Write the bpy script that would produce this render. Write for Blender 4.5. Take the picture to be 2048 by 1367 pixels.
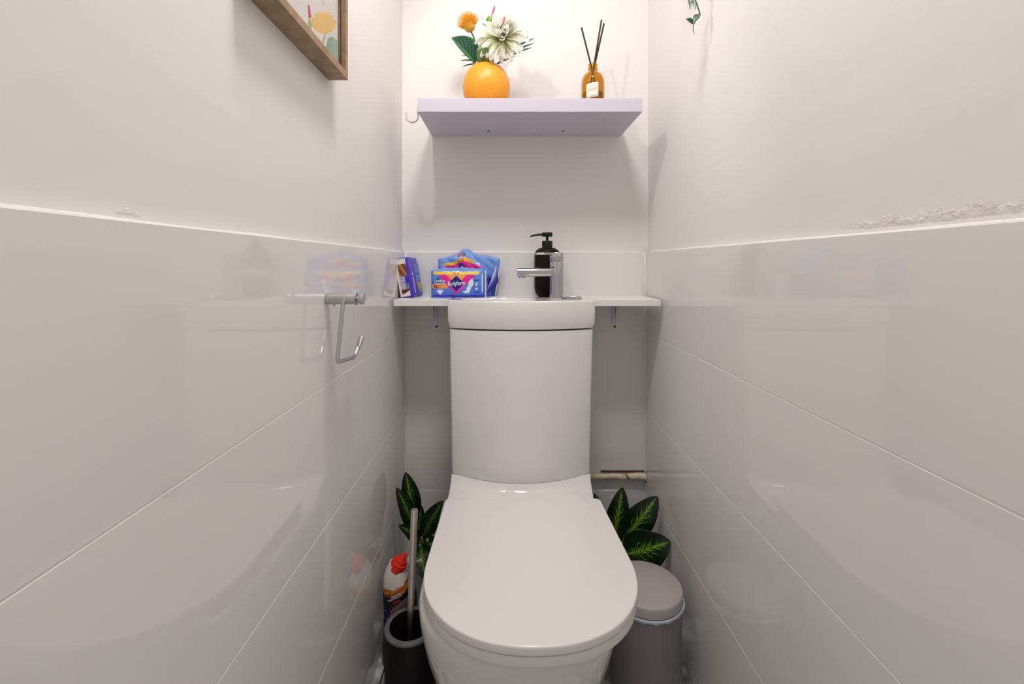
import bpy, bmesh, math, random
from mathutils import Vector, Matrix, Euler
R = random.Random(7)
C = bpy.context.scene.collection
for o in list(bpy.data.objects): bpy.data.objects.remove(o, do_unlink=True)
scn = bpy.context.scene

# ---------------------------------------------------------------- camera, world, lights, exposure
EYE = 0.99; F = 920.0; VX, VY = 1014.0, 527.0       # eye height, focal length and vanishing point (2048 px frame)
cam = bpy.data.cameras.new('camera'); camo = bpy.data.objects.new('camera', cam); C.objects.link(camo)
camo.location = (0, 0, EYE); camo.rotation_euler = (math.radians(90), 0, 0)
cam.sensor_width = 36; cam.sensor_fit = 'HORIZONTAL'; cam.lens = F/2048*36
cam.shift_x = (1024-VX)/2048; cam.shift_y = -(683.5-VY)/2048
cam.clip_start = 0.02; scn.camera = camo
w = bpy.data.worlds.new('world'); scn.world = w; w.use_nodes = True
w.node_tree.nodes['Background'].inputs[0].default_value = (1.0, 0.965, 0.95, 1)
w.node_tree.nodes['Background'].inputs[1].default_value = 0.44
def area(name, loc, target, size, power, col=(1, .968, .95), shape='DISK'):
    l = bpy.data.lights.new(name, 'AREA'); l.shape = shape; l.size = size; l.energy = power; l.color = col
    o = bpy.data.objects.new(name, l); C.objects.link(o); o.location = loc
    o.rotation_euler = (Vector(target)-Vector(loc)).to_track_quat('-Z', 'Y').to_euler(); return o
area('ceiling_lamp_light', (0.06, 0.55, 2.335), (0.06, 0.55, 0), 0.28, 9.8)
sp = bpy.data.lights.new('spot_lamp_light', 'SPOT'); sp.energy = 6.0; sp.color = (1, .955, .92); sp.spot_size = math.radians(96); sp.spot_blend = .6; sp.shadow_soft_size = .022
spo = bpy.data.objects.new('spot_lamp_light', sp); C.objects.link(spo); spo.location = (-.262, .76, 1.91)
spo.rotation_euler = (Vector((.16, 1.45, 1.28))-Vector(spo.location)).to_track_quat('-Z', 'Y').to_euler()
scn.view_settings.view_transform = 'Standard'; scn.view_settings.look = 'None'
scn.view_settings.gamma = 1; scn.view_settings.use_curve_mapping = False
scn.view_settings.exposure = 0.19

def P(px, py, d):                                    # a pixel of the photograph at depth d -> world point
    return Vector(((px-VX)*d/F, d, EYE-(py-VY)*d/F))

# ---------------------------------------------------------------- materials
def srgb(r, g, b):
    f = lambda c: (c/255/12.92) if c/255 <= .04045 else ((c/255+.055)/1.055)**2.4
    return (f(r), f(g), f(b), 1)
def mat(name, col, rough=.5, metal=0, ior=1.5, coat=0, trans=0, bump=None, noise=None, attr=None, spec=.5, lucent=0, coatrough=.05):
    m = bpy.data.materials.new(name); m.use_nodes = True
    nt = m.node_tree; b = nt.nodes['Principled BSDF']
    b.inputs['Base Color'].default_value = col; b.inputs['Roughness'].default_value = rough
    b.inputs['Metallic'].default_value = metal; b.inputs['IOR'].default_value = ior
    b.inputs['Coat Weight'].default_value = coat; b.inputs['Transmission Weight'].default_value = trans
    b.inputs['Coat Roughness'].default_value = coatrough
    b.inputs['Specular IOR Level'].default_value = spec
    tc = nt.nodes.new('ShaderNodeTexCoord')
    if attr:
        a = nt.nodes.new('ShaderNodeAttribute'); a.attribute_name = attr
        nt.links.new(a.outputs['Color'], b.inputs['Base Color'])
        if lucent:                                  # thin petals let some light through
            tr = nt.nodes.new('ShaderNodeBsdfTranslucent'); mx = nt.nodes.new('ShaderNodeMixShader'); mx.inputs[0].default_value = lucent
            nt.links.new(a.outputs['Color'], tr.inputs['Color']); nt.links.new(b.outputs[0], mx.inputs[1]); nt.links.new(tr.outputs[0], mx.inputs[2])
            nt.links.new(mx.outputs[0], nt.nodes['Material Output'].inputs['Surface'])
    if noise:                                       # (scale, colour2, lo, hi)
        n = nt.nodes.new('ShaderNodeTexNoise'); n.inputs['Scale'].default_value = noise[0]; n.inputs['Detail'].default_value = 5
        nt.links.new(tc.outputs['Object'], n.inputs['Vector'])
        r = nt.nodes.new('ShaderNodeValToRGB'); r.color_ramp.elements[0].position = noise[2]; r.color_ramp.elements[1].position = noise[3]
        r.color_ramp.elements[0].color = col; r.color_ramp.elements[1].color = noise[1]
        nt.links.new(n.outputs['Fac'], r.inputs['Fac']); nt.links.new(r.outputs['Color'], b.inputs['Base Color'])
    if bump:                                        # (scale, strength, distance)
        n = nt.nodes.new('ShaderNodeTexNoise'); n.inputs['Scale'].default_value = bump[0]; n.inputs['Detail'].default_value = 4
        nt.links.new(tc.outputs['Object'], n.inputs['Vector'])
        bp = nt.nodes.new('ShaderNodeBump'); bp.inputs['Strength'].default_value = bump[1]; bp.inputs['Distance'].default_value = bump[2]
        nt.links.new(n.outputs['Fac'], bp.inputs['Height']); nt.links.new(bp.outputs['Normal'], b.inputs['Normal'])
    return m
M = {}
M['plaster'] = mat('plaster', (.81, .785, .765, 1), .75, bump=(14, .35, .004), spec=.3)
M['ceiling'] = mat('ceiling_paint', (.82, .80, .78, 1), .8)
M['ceramic'] = mat('ceramic', (.79, .765, .75, 1), .07, coat=.3)
M['plastic_lid'] = mat('lid_plastic', (.83, .79, .775, 1), .22)
M['board'] = mat('white_board', (.80, .78, .76, 1), .3)
M['shelf'] = mat('lavender_grey_laminate', srgb(205, 199, 212), .42)
M['shelf_dark'] = mat('screw_hole', srgb(60, 52, 50), .7)
M['chrome'] = mat('chrome', (.54, .53, .55, 1), .08, metal=1)
M['satin'] = mat('satin_chrome', (.56, .55, .56, 1), .48, metal=1)
M['brushed'] = mat('brushed_steel', (.72, .68, .62, 1), .32, metal=1, bump=(300, .1, .0005))
M['caulk'] = mat('sealant', (.84, .82, .79, 1), .35)
M['grout'] = mat('grout', (.83, .81, .78, 1), .6)
M['bin'] = mat('grey_plastic', srgb(128, 122, 121), .42)
M['binlid'] = mat('light_grey_plastic', srgb(176, 169, 168), .4)
M['bag'] = mat('bin_bag', srgb(205, 212, 228), .35)
M['black'] = mat('black_plastic', (.010, .008, .007, 1), .45, spec=.3)
M['dispenser'] = mat('black_brown_ceramic', (.012, .005, .004, 1), .42, spec=.12, noise=(260, (.018, .008, .006, 1), .4, .7))
M['holder'] = mat('speckled_black_stone', (.007, .005, .006, 1), .4, noise=(700, (.035, .03, .033, 1), .58, .75), spec=.2)
M['holderrim'] = mat('speckled_grey_stone', (.09, .08, .085, 1), .5, noise=(900, (.24, .22, .23, 1), .4, .65))
M['vase'] = mat('orange_ceramic', srgb(240, 160, 38), .38, noise=(230, srgb(190, 108, 20), .64, .68))
M['amber'] = mat('amber_glass', (.80, .47, .045, 1), .03, trans=.93, ior=1.35)
M['amberliquid'] = mat('amber_liquid', (.62, .33, .03, 1), .05, trans=.9, ior=1.33)
M['label'] = mat('cream_label', srgb(240, 228, 212), .6)
M['ink'] = mat('grey_ink', srgb(150, 138, 128), .7)
M['stick'] = mat('dark_reed', srgb(52, 38, 34), .7)
M['wood'] = mat('oak_frame', srgb(168, 140, 108), .55, noise=(45, srgb(140, 112, 82), .35, .7))
M['glass'] = mat('picture_glass', (1, 1, 1, 1), .02, trans=1, ior=1.02, spec=.3)
M['col'] = mat('printed_pattern', (1, 1, 1, 1), .35, attr='Col')
M['film'] = mat('printed_film', (1, 1, 1, 1), .26, attr='Col', bump=(38, .5, .006))
M['leaf'] = mat('variegated_leaf', (1, 1, 1, 1), .28, attr='Col')
M['print'] = mat('art_print', (1, 1, 1, 1), .7, attr='Col')
M['whitepot'] = mat('white_pot', (.72, .70, .67, 1), .35)
M['soil'] = mat('soil', (.05, .02, .015, 1), .9, bump=(90, 1, .01))
M['stem'] = mat('green_stem', srgb(60, 88, 40), .5)
M['darkstem'] = mat('dark_stem', srgb(50, 52, 40), .5)
M['petal'] = mat('white_petal', srgb(243, 240, 222), .55, attr='Col', lucent=.55)
M['orangepetal'] = mat('orange_petal', (1, 1, 1, 1), .5, attr='Col', lucent=.3)
M['red'] = mat('red_bud', srgb(226, 60, 84), .45)
M['palm'] = mat('dark_palm', srgb(34, 72, 62), .45)
M['greenleaf'] = mat('green_leaf', (1, 1, 1, 1), .38, attr='Col')
M['redcap'] = mat('red_cap', srgb(232, 46, 26), .35)
M['bottlewhite'] = mat('white_bottle', srgb(232, 224, 214), .3)
M['pipe'] = mat('painted_pipe', srgb(224, 212, 190), .6, noise=(38, srgb(150, 112, 70), .60, .70), bump=(60, .8, .006))
M['gap'] = mat('broken_tile_gap', srgb(92, 66, 48), .9)
M['hole'] = mat('dark_hole', (.015, .012, .01, 1), .9)
M['bracket'] = mat('lilac_steel', srgb(232, 224, 238), .4, metal=.2)
M['screw'] = mat('screw_metal', (.08, .06, .05, 1), .5, metal=.5)
M['hook'] = mat('white_hook', srgb(214, 208, 214), .35)
M['text_white'] = mat('white_print', (.85, .85, .85, 1), .4)
M['text_red'] = mat('red_print', srgb(214, 40, 40), .4)
M['text_orange'] = mat('dark_orange_print', srgb(200, 84, 20), .4)
M['text_navy'] = mat('navy_print', srgb(30, 34, 120), .4)
M['swoosh'] = mat('grey_print', srgb(120, 108, 112), .4)
M['diffuser'] = mat('lamp_diffuser', (.9, .88, .85, 1), .4)
def tile_mat():
    m = mat('glazed_tile', (.78, .755, .74, 1), .03, ior=1.5)
    nt = m.node_tree; b = nt.nodes['Principled BSDF']
    tc = nt.nodes['Texture Coordinate']; n = nt.nodes.new('ShaderNodeTexNoise'); n.inputs['Scale'].default_value = 3.2; n.inputs['Detail'].default_value = 1
    bp = nt.nodes.new('ShaderNodeBump'); bp.inputs['Strength'].default_value = .035; bp.inputs['Distance'].default_value = .01
    nt.links.new(tc.outputs['Object'], n.inputs['Vector']); nt.links.new(n.outputs['Fac'], bp.inputs['Height']); nt.links.new(bp.outputs['Normal'], b.inputs['Normal'])
    return m
M['tile'] = tile_mat()
def floor_mat():
    m = mat('marbled_floor_tile', (.5, .5, .5, 1), .25)
    nt = m.node_tree; b = nt.nodes['Principled BSDF']; tc = nt.nodes['Texture Coordinate']
    n = nt.nodes.new('ShaderNodeTexNoise'); n.inputs['Scale'].default_value = 13; n.inputs['Detail'].default_value = 8; n.inputs['Distortion'].default_value = 2.2
    r = nt.nodes.new('ShaderNodeValToRGB'); e = r.color_ramp.elements
    e[0].position = .38; e[0].color = (.30, .29, .28, 1); e[1].position = .60; e[1].color = (.72, .70, .68, 1)
    x = e.new(.48); x.color = (.46, .45, .44, 1)
    br = nt.nodes.new('ShaderNodeTexBrick'); br.offset = 0; br.inputs['Scale'].default_value = 1; br.inputs['Brick Width'].default_value = .3; br.inputs['Row Height'].default_value = .3
    br.inputs['Mortar Size'].default_value = .002; br.inputs['Mortar'].default_value = (.05, .045, .04, 1)
    nt.links.new(tc.outputs['Object'], n.inputs['Vector']); nt.links.new(tc.outputs['Object'], br.inputs['Vector'])
    nt.links.new(n.outputs['Fac'], r.inputs['Fac']); nt.links.new(r.outputs['Color'], br.inputs['Color1']); nt.links.new(r.outputs['Color'], br.inputs['Color2'])
    nt.links.new(br.outputs['Color'], b.inputs['Base Color'])
    return m
M['floor'] = floor_mat()

# ---------------------------------------------------------------- mesh helpers
class MB:
    def __init__(s): s.bm = bmesh.new(); s.col = {}
    def grid(s, rows, close=False, cols=None):       # rows: list of equal length point lists
        vs = []
        for i, r in enumerate(rows):
            row = []
            for j, p in enumerate(r):
                v = s.bm.verts.new(p); row.append(v)
                if cols: s.col[v] = cols[i][j]
            vs.append(row)
        n = len(vs[0])
        for i in range(len(vs)-1):
            for j in range(n if close else n-1):
                s.bm.faces.new((vs[i][j], vs[i][(j+1) % n], vs[i+1][(j+1) % n], vs[i+1][j]))
        return vs
    def loft(s, rings, cap0=True, cap1=True):
        vs = s.grid(rings, True)
        if cap0: s.bm.faces.new(list(reversed(vs[0])))
        if cap1: s.bm.faces.new(vs[-1])
        return vs
    def lathe(s, prof, c=(0, 0, 0), n=48, axis='Z', caps=True):
        rings = []
        for r, z in prof:
            ring = []
            for k in range(n):
                a = 2*math.pi*k/n; x, y = max(r, 1e-5)*math.cos(a), max(r, 1e-5)*math.sin(a)
                p = {'Z': (x, y, z), 'X': (z, x, y), 'Y': (y, z, x)}[axis]
                ring.append(Vector(p)+Vector(c))
            rings.append(ring)
        s.loft(rings, caps, caps); return s
    def tube(s, pts, r, n=14, flat=1.0):
        pts = [Vector(p) for p in pts]; rs = r if isinstance(r, (list, tuple)) else [r]*len(pts)
        rings = []; up = Vector((0, 0, 1)); t0 = (pts[1]-pts[0]).normalized()
        if abs(t0.dot(up)) > .9: up = Vector((1, 0, 0))
        u = (up - t0*up.dot(t0)).normalized()
        for i, p in enumerate(pts):
            t = (pts[min(i+1, len(pts)-1)]-pts[max(i-1, 0)]).normalized()
            u = (u - t*u.dot(t)).normalized(); v = t.cross(u)
            rings.append([p+u*math.cos(2*math.pi*k/n)*rs[i]+v*math.sin(2*math.pi*k/n)*rs[i]*flat for k in range(n)])
        s.loft(rings); return s
    def box(s, a, b, bev=0, seg=2):
        r = bmesh.ops.create_cube(s.bm, size=1)
        vs = r['verts']; a, b = Vector(a), Vector(b)
        for v in vs: v.co = Vector([(a[i]+b[i])/2+v.co[i]*(b[i]-a[i]) for i in range(3)])
        if bev:
            es = list({e for v in vs for e in v.link_edges})
            bmesh.ops.bevel(s.bm, geom=es, offset=bev, segments=seg, affect='EDGES', profile=.5)
        return s
    def build(s, name, m, parent=None, smooth=True, thick=0, bevel=0, sub=0, rec=True):
        if rec: bmesh.ops.recalc_face_normals(s.bm, faces=s.bm.faces)
        s.bm.verts.index_update()
        me = bpy.data.meshes.new(name)
        cols = None
        if s.col:
            s.bm.verts.ensure_lookup_table(); cols = [s.col.get(v, (.5, .5, .5, 1)) for v in s.bm.verts]
        s.bm.to_mesh(me); s.bm.free()
        if cols:
            a = me.color_attributes.new('Col', 'FLOAT_COLOR', 'POINT')
            for i, c in enumerate(cols): a.data[i].color = c
        me.materials.append(M[m])
        if smooth:
            me.polygons.foreach_set('use_smooth', [True]*len(me.polygons))
            me.set_sharp_from_angle(angle=math.radians(38))
        o = bpy.data.objects.new(name, me); C.objects.link(o)
        if thick:
            q = o.modifiers.new('thickness', 'SOLIDIFY'); q.thickness = thick; q.offset = 0
        if bevel:
            q = o.modifiers.new('bevel', 'BEVEL'); q.width = bevel; q.segments = 3; q.limit_method = 'ANGLE'; q.angle_limit = math.radians(40)
        if sub:
            q = o.modifiers.new('sub', 'SUBSURF'); q.levels = sub; q.render_levels = sub
        if parent:
            o.parent = parent; o.matrix_parent_inverse = Matrix.Translation(-parent.location) if parent.type == 'EMPTY' else Matrix.Identity(4)
        return o
def thing(name, label, cat, loc=(0, 0, 0), group=None):
    o = bpy.data.objects.new(name, None); C.objects.link(o); o.location = loc; o.empty_display_size = .05
    return tag(o, label, cat, group)
def tag(o, label, cat, group=None):
    o['label'] = label; o['category'] = cat
    if group: o['group'] = group
    return o
def struct(o): o['kind'] = 'structure'; return o
def text_bm(body, size, mapf, name, m, parent, shear=0, bold=0, squeeze=1):
    """lettering turned into a mesh; mapf takes (u, v) in metres to a world point"""
    cu = bpy.data.curves.new('lettering', 'FONT'); cu.body = body; cu.size = size; cu.align_x = 'CENTER'; cu.align_y = 'CENTER'
    cu.shear = shear; cu.offset = bold; cu.resolution_u = 3
    t = bpy.data.objects.new('lettering', cu); C.objects.link(t)
    dg = bpy.context.evaluated_depsgraph_get(); me = bpy.data.meshes.new_from_object(t.evaluated_get(dg))
    bpy.data.objects.remove(t, do_unlink=True)
    bm = bmesh.new(); bm.from_mesh(me); bpy.data.meshes.remove(me)
    for v in bm.verts: v.co = mapf(v.co.x*squeeze, v.co.y)
    b = MB(); b.bm.free(); b.bm = bm
    return b.build(name, m, parent, smooth=False, rec=False)

# ---------------------------------------------------------------- the room
XL, XR, YB = -0.320, 0.435, 1.45       # tile faces
T = 0.012                               # tile thickness
TT = 1.026                              # top of the tiling
Y0 = -0.55
GR = [0.776, 0.527, 0.278, 0.029]
H = 2.38
struct(MB().box((XL-.15, Y0, -.06), (XR+.15, YB+.15, 0)).build('floor', 'floor', smooth=False))
struct(MB().box((XL-.15, Y0, H), (XR+.15, YB+.15, H+.06)).build('ceiling', 'ceiling', smooth=False))
def rough_wall(name, a, b, axis, face):
    """plaster wall: a slab whose room side is a fine grid with gentle unevenness"""
    o = MB().box(a, b).build(name, 'plaster', smooth=False); return struct(o)
wl = rough_wall('wall_left', (XL-T-.12, Y0, 0), (XL-T, YB+.15, H), 'X', XL-T)
wr = rough_wall('wall_right', (XR+T, Y0, 0), (XR+T+.12, YB+.15, H), 'X', XR+T)
wb = rough_wall('wall_back', (XL-T, YB+.008, 0), (XR+T, YB+.15, H), 'Y', YB)
def tiles(parent, kind):
    zs = [TT]+GR+[0.0]; g = .0008
    m = MB(); q = MB()
    for i in range(len(zs)-1):
        z1, z0 = zs[i]-(g if i else 0), zs[i+1]+g
        if kind == 'L': m.box((XL-T+.0005, Y0+.01, z0), (XL, YB-.001, z1), .0006, 1)
        if kind == 'R': m.box((XR, Y0+.01, z0), (XR+T-.0005, YB-.001, z1), .0006, 1)
        if kind == 'B': m.box((XL+.0005, YB, z0), (XR-.0005, YB+.0075, z1), .0006, 1)
    if kind == 'L': q.box((XL-T+.0005, Y0+.01, .0), (XL-.0007, YB-.001, TT-.002))
    if kind == 'R': q.box((XR+.0007, Y0+.01, .0), (XR+T-.0005, YB-.001, TT-.002))
    if kind == 'B': q.box((XL+.001, YB+.0007, 0), (XR-.001, YB+.0075, TT-.002))
    m.build('wall_tiles', 'tile', parent, smooth=False); q.build('grout', 'grout', parent, smooth=False)
    c = MB()                                       # bead of sealant along the tile top
    if kind == 'L': c.tube([(XL-T+.001, y, TT+.0005+.0006*math.sin(y*23)) for y in [Y0+.02+i*.04 for i in range(50)] if y < YB-.002], .0026, 8)
    if kind == 'R': c.tube([(XR+T-.001, y, TT+.0005+.0006*math.sin(y*19)) for y in [Y0+.02+i*.04 for i in range(50)] if y < YB-.002], .0026, 8)
    if kind == 'B': c.tube([(XL-.005+i*.039, YB+.0065, TT+.0005) for i in range(20)], .0022, 8)
    c.build('sealant_bead', 'caulk', parent)
tiles(wl, 'L'); tiles(wr, 'R'); tiles(wb, 'B')
# upright sealant beads in the two back corners
for nm, x in (('trim_1', XL), ('trim_2', XR)):
    s = 1 if x < 0 else -1
    m = MB(); rows = []
    for i in range(26):
        z = TT*i/25; k = .0042+.0012*math.sin(z*31+x*9)
        if 0: pass
        rows.append([(x, YB-k, z), (x+s*k*.45, YB-k*.45, z), (x+s*k, YB, z)])
    m.grid(rows); m.build(nm, 'caulk', thick=.0004); struct(bpy.data.objects[nm])
# uneven plaster repairs above the tile edge (they have their own shape: torn paint and filler ridges)
def patch(name, pts, wallx, s, m='plaster', amp=.0012, nv=14):
    """a low ridge of filler left on the plaster, sunk into the wall at its rim"""
    b = MB(); rows = []; n = len(pts)
    for i, (y, z0, z1) in enumerate(pts):
        row = []
        for j in range(nv+1):
            v = j/nv; e = math.sin(math.pi*v)*max(0, math.sin(math.pi*i/(n-1)))**.5
            row.append((wallx+s*(-.0004+amp*e*(.55+.9*R.random())), y, z0+(z1-z0)*v))
        rows.append(row)
    b.grid(rows); return b.build(name, m)
M['torn'] = mat('torn_plaster', (.74, .69, .65, 1), .85, noise=(60, (.80, .77, .75, 1), .35, .6), bump=(160, .6, .004), spec=.2)
pr = patch('plaster_patch', [(.37+i*.0026, TT+.005, TT+.019+.006*(1-i/100)+.0022*math.sin(i*.31)+.0016*math.sin(i*1.3)) for i in range(100)], XR+T, -1, 'torn', .0011)
pl = patch('plaster_patch', [(.385+i*.0016, TT+.005, TT+.008+.006*math.sin(math.pi*i/22)) for i in range(23)], XL-T, 1, amp=.0009)
pr.parent = wr
pl.parent = wl
# ceiling lamp (above the frame)
lamp = thing('ceiling_lamp', 'round flush white ceiling lamp above the toilet', 'lamp', (.06, .55, H))
MB().lathe([(.0, 0), (.13, 0), (.135, -.02), (.125, -.032), (0, -.032)], (.06, .55, H)).build('lamp_body', 'diffuser', lamp)

spt = thing('spot_lamp', 'small white spot lamp high on the left wall above the picture', 'lamp', (XL-T, .74, 1.985))
MB().lathe([(0, 0), (.028, 0), (.028, .010), (.01, .012), (0, .012)], (XL-T, .74, 1.985), 32, 'X').build('wall_plate', 'diffuser', spt)
MB().tube([(XL-T+.010, .74, 1.985), (-.305, .735, 1.98), (-.285, .723, 1.955)], .006, 12).build('arm', 'diffuser', spt)
ad = (Vector((.16, 1.45, 1.28))-Vector((-.262, .76, 1.91))).normalized(); ac = Vector((-.262, .76, 1.91))
MB().tube([ac-ad*.075, ac-ad*.07, ac-ad*.03, ac-ad*.029], [.012, .02, .024, .02], 28).build('lamp_head', 'diffuser', spt)

# ---------------------------------------------------------------- toilet
def outline(cx, hw, yf, yb, z, ystr, n=2.2, k=40, rb=.012, tp=0):
    """D shape seen from above: rear straight at yb, sides straight up to ystr, superellipse nose at yf"""
    pts = []
    for i in range(k+1):
        a = math.pi*i/k; c, s_ = math.cos(a), math.sin(a)
        x = hw*math.copysign(abs(c)**(2/n), c); y = ystr-(ystr-yf)*abs(s_)**(2/n)
        pts.append((cx+x, y))
    for q in (.33, .66): pts.append((cx-hw+tp*q, ystr+(yb-rb-ystr)*q))
    for i in range(7):
        a = math.pi-math.pi/2*i/6; pts.append((cx-hw+tp+rb+rb*math.cos(a), yb-rb+rb*math.sin(a)))
    for i in range(7):
        a = math.pi/2-math.pi/2*i/6; pts.append((cx+hw-tp-rb+rb*math.cos(a), yb-rb+rb*math.sin(a)))
    for q in (.66, .33): pts.append((cx+hw-tp*q, ystr+(yb-rb-ystr)*q))
    return [Vector((x, y, z)) for x, y in pts]
toilet = thing('toilet', 'white close coupled toilet with closed D shaped lid and tall cistern', 'toilet', (.04, 1.1, 0))
TC = .0375
def scaled(pts, ins):                              # inset toward centre
    c = sum(pts, Vector())/len(pts); out = []
    for p in pts:
        d = Vector((p.x-c.x, p.y-c.y, 0)); L = d.length; out.append(p-d*(ins/L))
    return out
def slab(cx, hw, yf, yb, z0, z1, ys, r=.004, tp=.0095):
    rings = []
    for i in range(5):
        a = math.pi/2*i/4; rings.append([p+Vector((0, 0, 0)) for p in scaled(outline(cx, hw, yf, yb, z0+r-r*math.cos(a)*1, ys, tp=tp), r*math.cos(a)*0+r*(1-math.sin(a)))])
    for i in range(5):
        a = math.pi/2*i/4; rings.append(scaled(outline(cx, hw, yf, yb, z1-r+r*math.sin(a), ys, tp=tp), r*(1-math.cos(a))))
    return rings
rot = Matrix.Translation((TC, 1.1, 0)) @ Matrix.Rotation(math.radians(.9), 4, 'Z') @ Matrix.Translation((-TC, -1.1, 0))
def rotrings(rings): return [[rot @ p for p in r] for r in rings]
m = MB(); m.loft(rotrings(slab(.0385, .1962, .682, 1.113, .4065, .422, .872, .0032))); m.build('toilet_lid', 'plastic_lid', toilet)
m = MB(); m.loft(rotrings(slab(.0385, .1945, .684, 1.105, .388, .4045, .872, .003))); m.build('toilet_seat', 'plastic_lid', toilet)
for x in (-.035, .115): MB().box((x-.02, 1.07, .378), (x+.02, 1.102, .408), .005).build('hinge', 'plastic_lid', toilet)
# pan
secs = [(0, .118, .865, .96), (.02, .121, .86, .96), (.1, .134, .825, .95), (.2, .163, .772, .92), (.27, .1765, .735, .90), (.32, .182, .712, .885), (.355, .1845, .702, .875), (.372, .1845, .699, .874), (.381, .183, .700, .874), (.386, .178, .704, .874), (.387, .165, .715, .874)]
m = MB(); m.loft([outline(.0215, hw, yf, 1.20, z, ys, 2.15, rb=.03) for z, hw, yf, ys in secs])
CW, CXC = .188, .0375
def yc(x, sag, ymid=1.182): return ymid+sag*((x-CXC)/CW)**2       # cistern front, curved in plan
rows = []
for i in range(15):                                    # the ledge that sweeps up to the cistern
    v = i/14; hw = .1830+.0045*v**.5; cx = .0265+.011*v**.5
    row = []
    row.append((cx-hw*.8, 1.085+v*.15, .1)); row.append((cx-hw*.93, 1.085+v*.12, .28)); row.append((cx-hw, 1.085+v*.11, .36))
    for j in range(25):
        u = -1+2*j/24; x = cx+hw*u*.995
        yy = 1.085+(yc(x, .058)+.002-1.085)*v; zz = .386+.0398*(1-math.sqrt(max(0, 1-(v*.992)**2)))/.874
        if j in (0, 24): zz -= .003
        row.append((x, yy, zz))
    row.append((cx+hw, 1.085+v*.11, .36)); row.append((cx+hw*.93, 1.085+v*.12, .28)); row.append((cx+hw*.8, 1.085+v*.15, .1))
    rows.append(row)
last = rows[-1]; rows.append([(x, 1.42 if True else y, z) for x, y, z in last])
m.grid(rows)
m.build('toilet_pan', 'ceramic', toilet)
# cistern and basin share a plan form
def plan(cx, hw, sag, ymid, yb, z, r=.009, k=28):
    pts = []
    # front arc left->right with rounded corners
    for i in range(k+1):
        u = -1+2*i/k; x = cx+(hw-r*.6)*u; pts.append((x, ymid+sag*u*u))
    xr, yr = pts[-1]; sl = 0.3
    for a in (20, 45, 70, 90): pts.append((cx+hw-r*.6+r*.6*math.sin(math.radians(a)), yr+r*(1-math.cos(math.radians(a)))+.001))
    pts.append((cx+hw, (yr+yb)/2)); pts.append((cx+hw, yb-.004)); pts.append((cx+hw-.004, yb))
    pts.append((cx, yb)); pts.append((cx-hw+.004, yb)); pts.append((cx-hw, yb-.004)); pts.append((cx-hw, (yr+yb)/2))
    for a in (90, 70, 45, 20): pts.append((cx-hw+r*.6-r*.6*math.sin(math.radians(a)), yr+r*(1-math.cos(math.radians(a)))+.001))
    return [Vector((x, y, z)) for x, y in pts]
m = MB(); rings = []
for i in range(17):
    t = i/16; z = .4265+(.8135-.4265)*t
    rings.append(plan(CXC+.001*t, .1865+.0075*t**1.2, .056-.018*t, 1.182+.018*t, 1.41, z))
ins = scaled(rings[0], .0015); ins = [p-Vector((0, 0, .0006)) for p in ins]; rings.insert(0, ins)
m.loft(rings); m.build('cistern', 'ceramic', toilet)
# basin that closes the cistern, with a shallow bowl and soap ledge on top
def bring(hw, ym, z, ins=0, yb=1.345):
    p = plan(CXC+.0015, hw, .038, ym, yb, z); return scaled(p, ins) if ins else p
m = MB(); zt = .8925
rings = [bring(.192, 1.201, .8165, .004), bring(.194, 1.198, .818), bring(.1985, 1.195, .834), bring(.199, 1.194, .86), bring(.1985, 1.195, zt-.006), bring(.1985, 1.195, zt-.002, .0015), bring(.1985, 1.195, zt, .005), bring(.1985, 1.195, zt, .016)]
vs = m.loft(rings, True, False)
# bowl: blend from the top ring to an oval hollow on the left
n = len(vs[0]); cxb, cyb = -.03, 1.272
prev = vs[-1]
def ring_pts(a, b, z, cx=cxb, cy=cyb):
    out = []
    for v in vs[-1]:
        ang = math.atan2(v.co.y-1.27, v.co.x-.038); out.append(Vector((cx+a*math.cos(ang), cy+b*math.sin(ang), z)))
    return out
for a, b, z in ((.102, .050, zt), (.099, .048, zt-.003), (.090, .042, zt-.025), (.06, .028, zt-.045), (.02, .012, zt-.048)):
    cur = [m.bm.verts.new(p) for p in ring_pts(a, b, z)]
    for j in range(n): m.bm.faces.new((prev[j], prev[(j+1) % n], cur[(j+1) % n], cur[j]))
    prev = cur
m.bm.faces.new(prev); m.build('basin', 'ceramic', toilet)
m = MB(); m.lathe([(0, .0), (.0255, 0), (.0255, .003), (.023, .0048), (.0225, .004), (.0005, .0045), (0, .0045)], (.1835, 1.283, zt)); m.build('flush_button', 'chrome', toilet)

# ---------------------------------------------------------------- tap
tx, ty = .140, 1.297
tap = thing('basin_tap', 'chrome single lever mixer tap on the basin rim, spout to the left', 'tap', (tx, ty, zt))
m = MB(); m.lathe([(.0, 0), (.0225, 0), (.0228, .003), (.0195, .004), (.0192, .06), (.0192, .1005), (.0185, .1025), (0, .1025)], (tx, ty, zt+.0002)); m.build('tap_body', 'chrome', tap)
m = MB(); m.lathe([(.0, .1035), (.0188, .1035), (.0197, .105), (.0197, .127), (.0188, .1285), (0, .1285)], (tx, ty, zt)); h = m.build('tap_cap', 'chrome', tap)
m = MB(); m.box((tx-.060, ty-.0085, zt+.1225), (tx-.008, ty+.0085, zt+.1285), .002, 3); m.build('lever', 'chrome', tap)
zs = zt+.0735
m = MB(); m.lathe([(0, -.112), (.0112, -.112), (.0128, -.1105), (.0128, -.01), (0, -.01)], (tx, ty, zs), axis='X'); m.build('spout', 'chrome', tap)
m = MB(); m.lathe([(0, 0), (.0092, 0), (.0100, .001), (.0100, .007), (0, .007)], (tx-.098, ty, zs-.0165)); m.build('aerator', 'chrome', tap)
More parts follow.
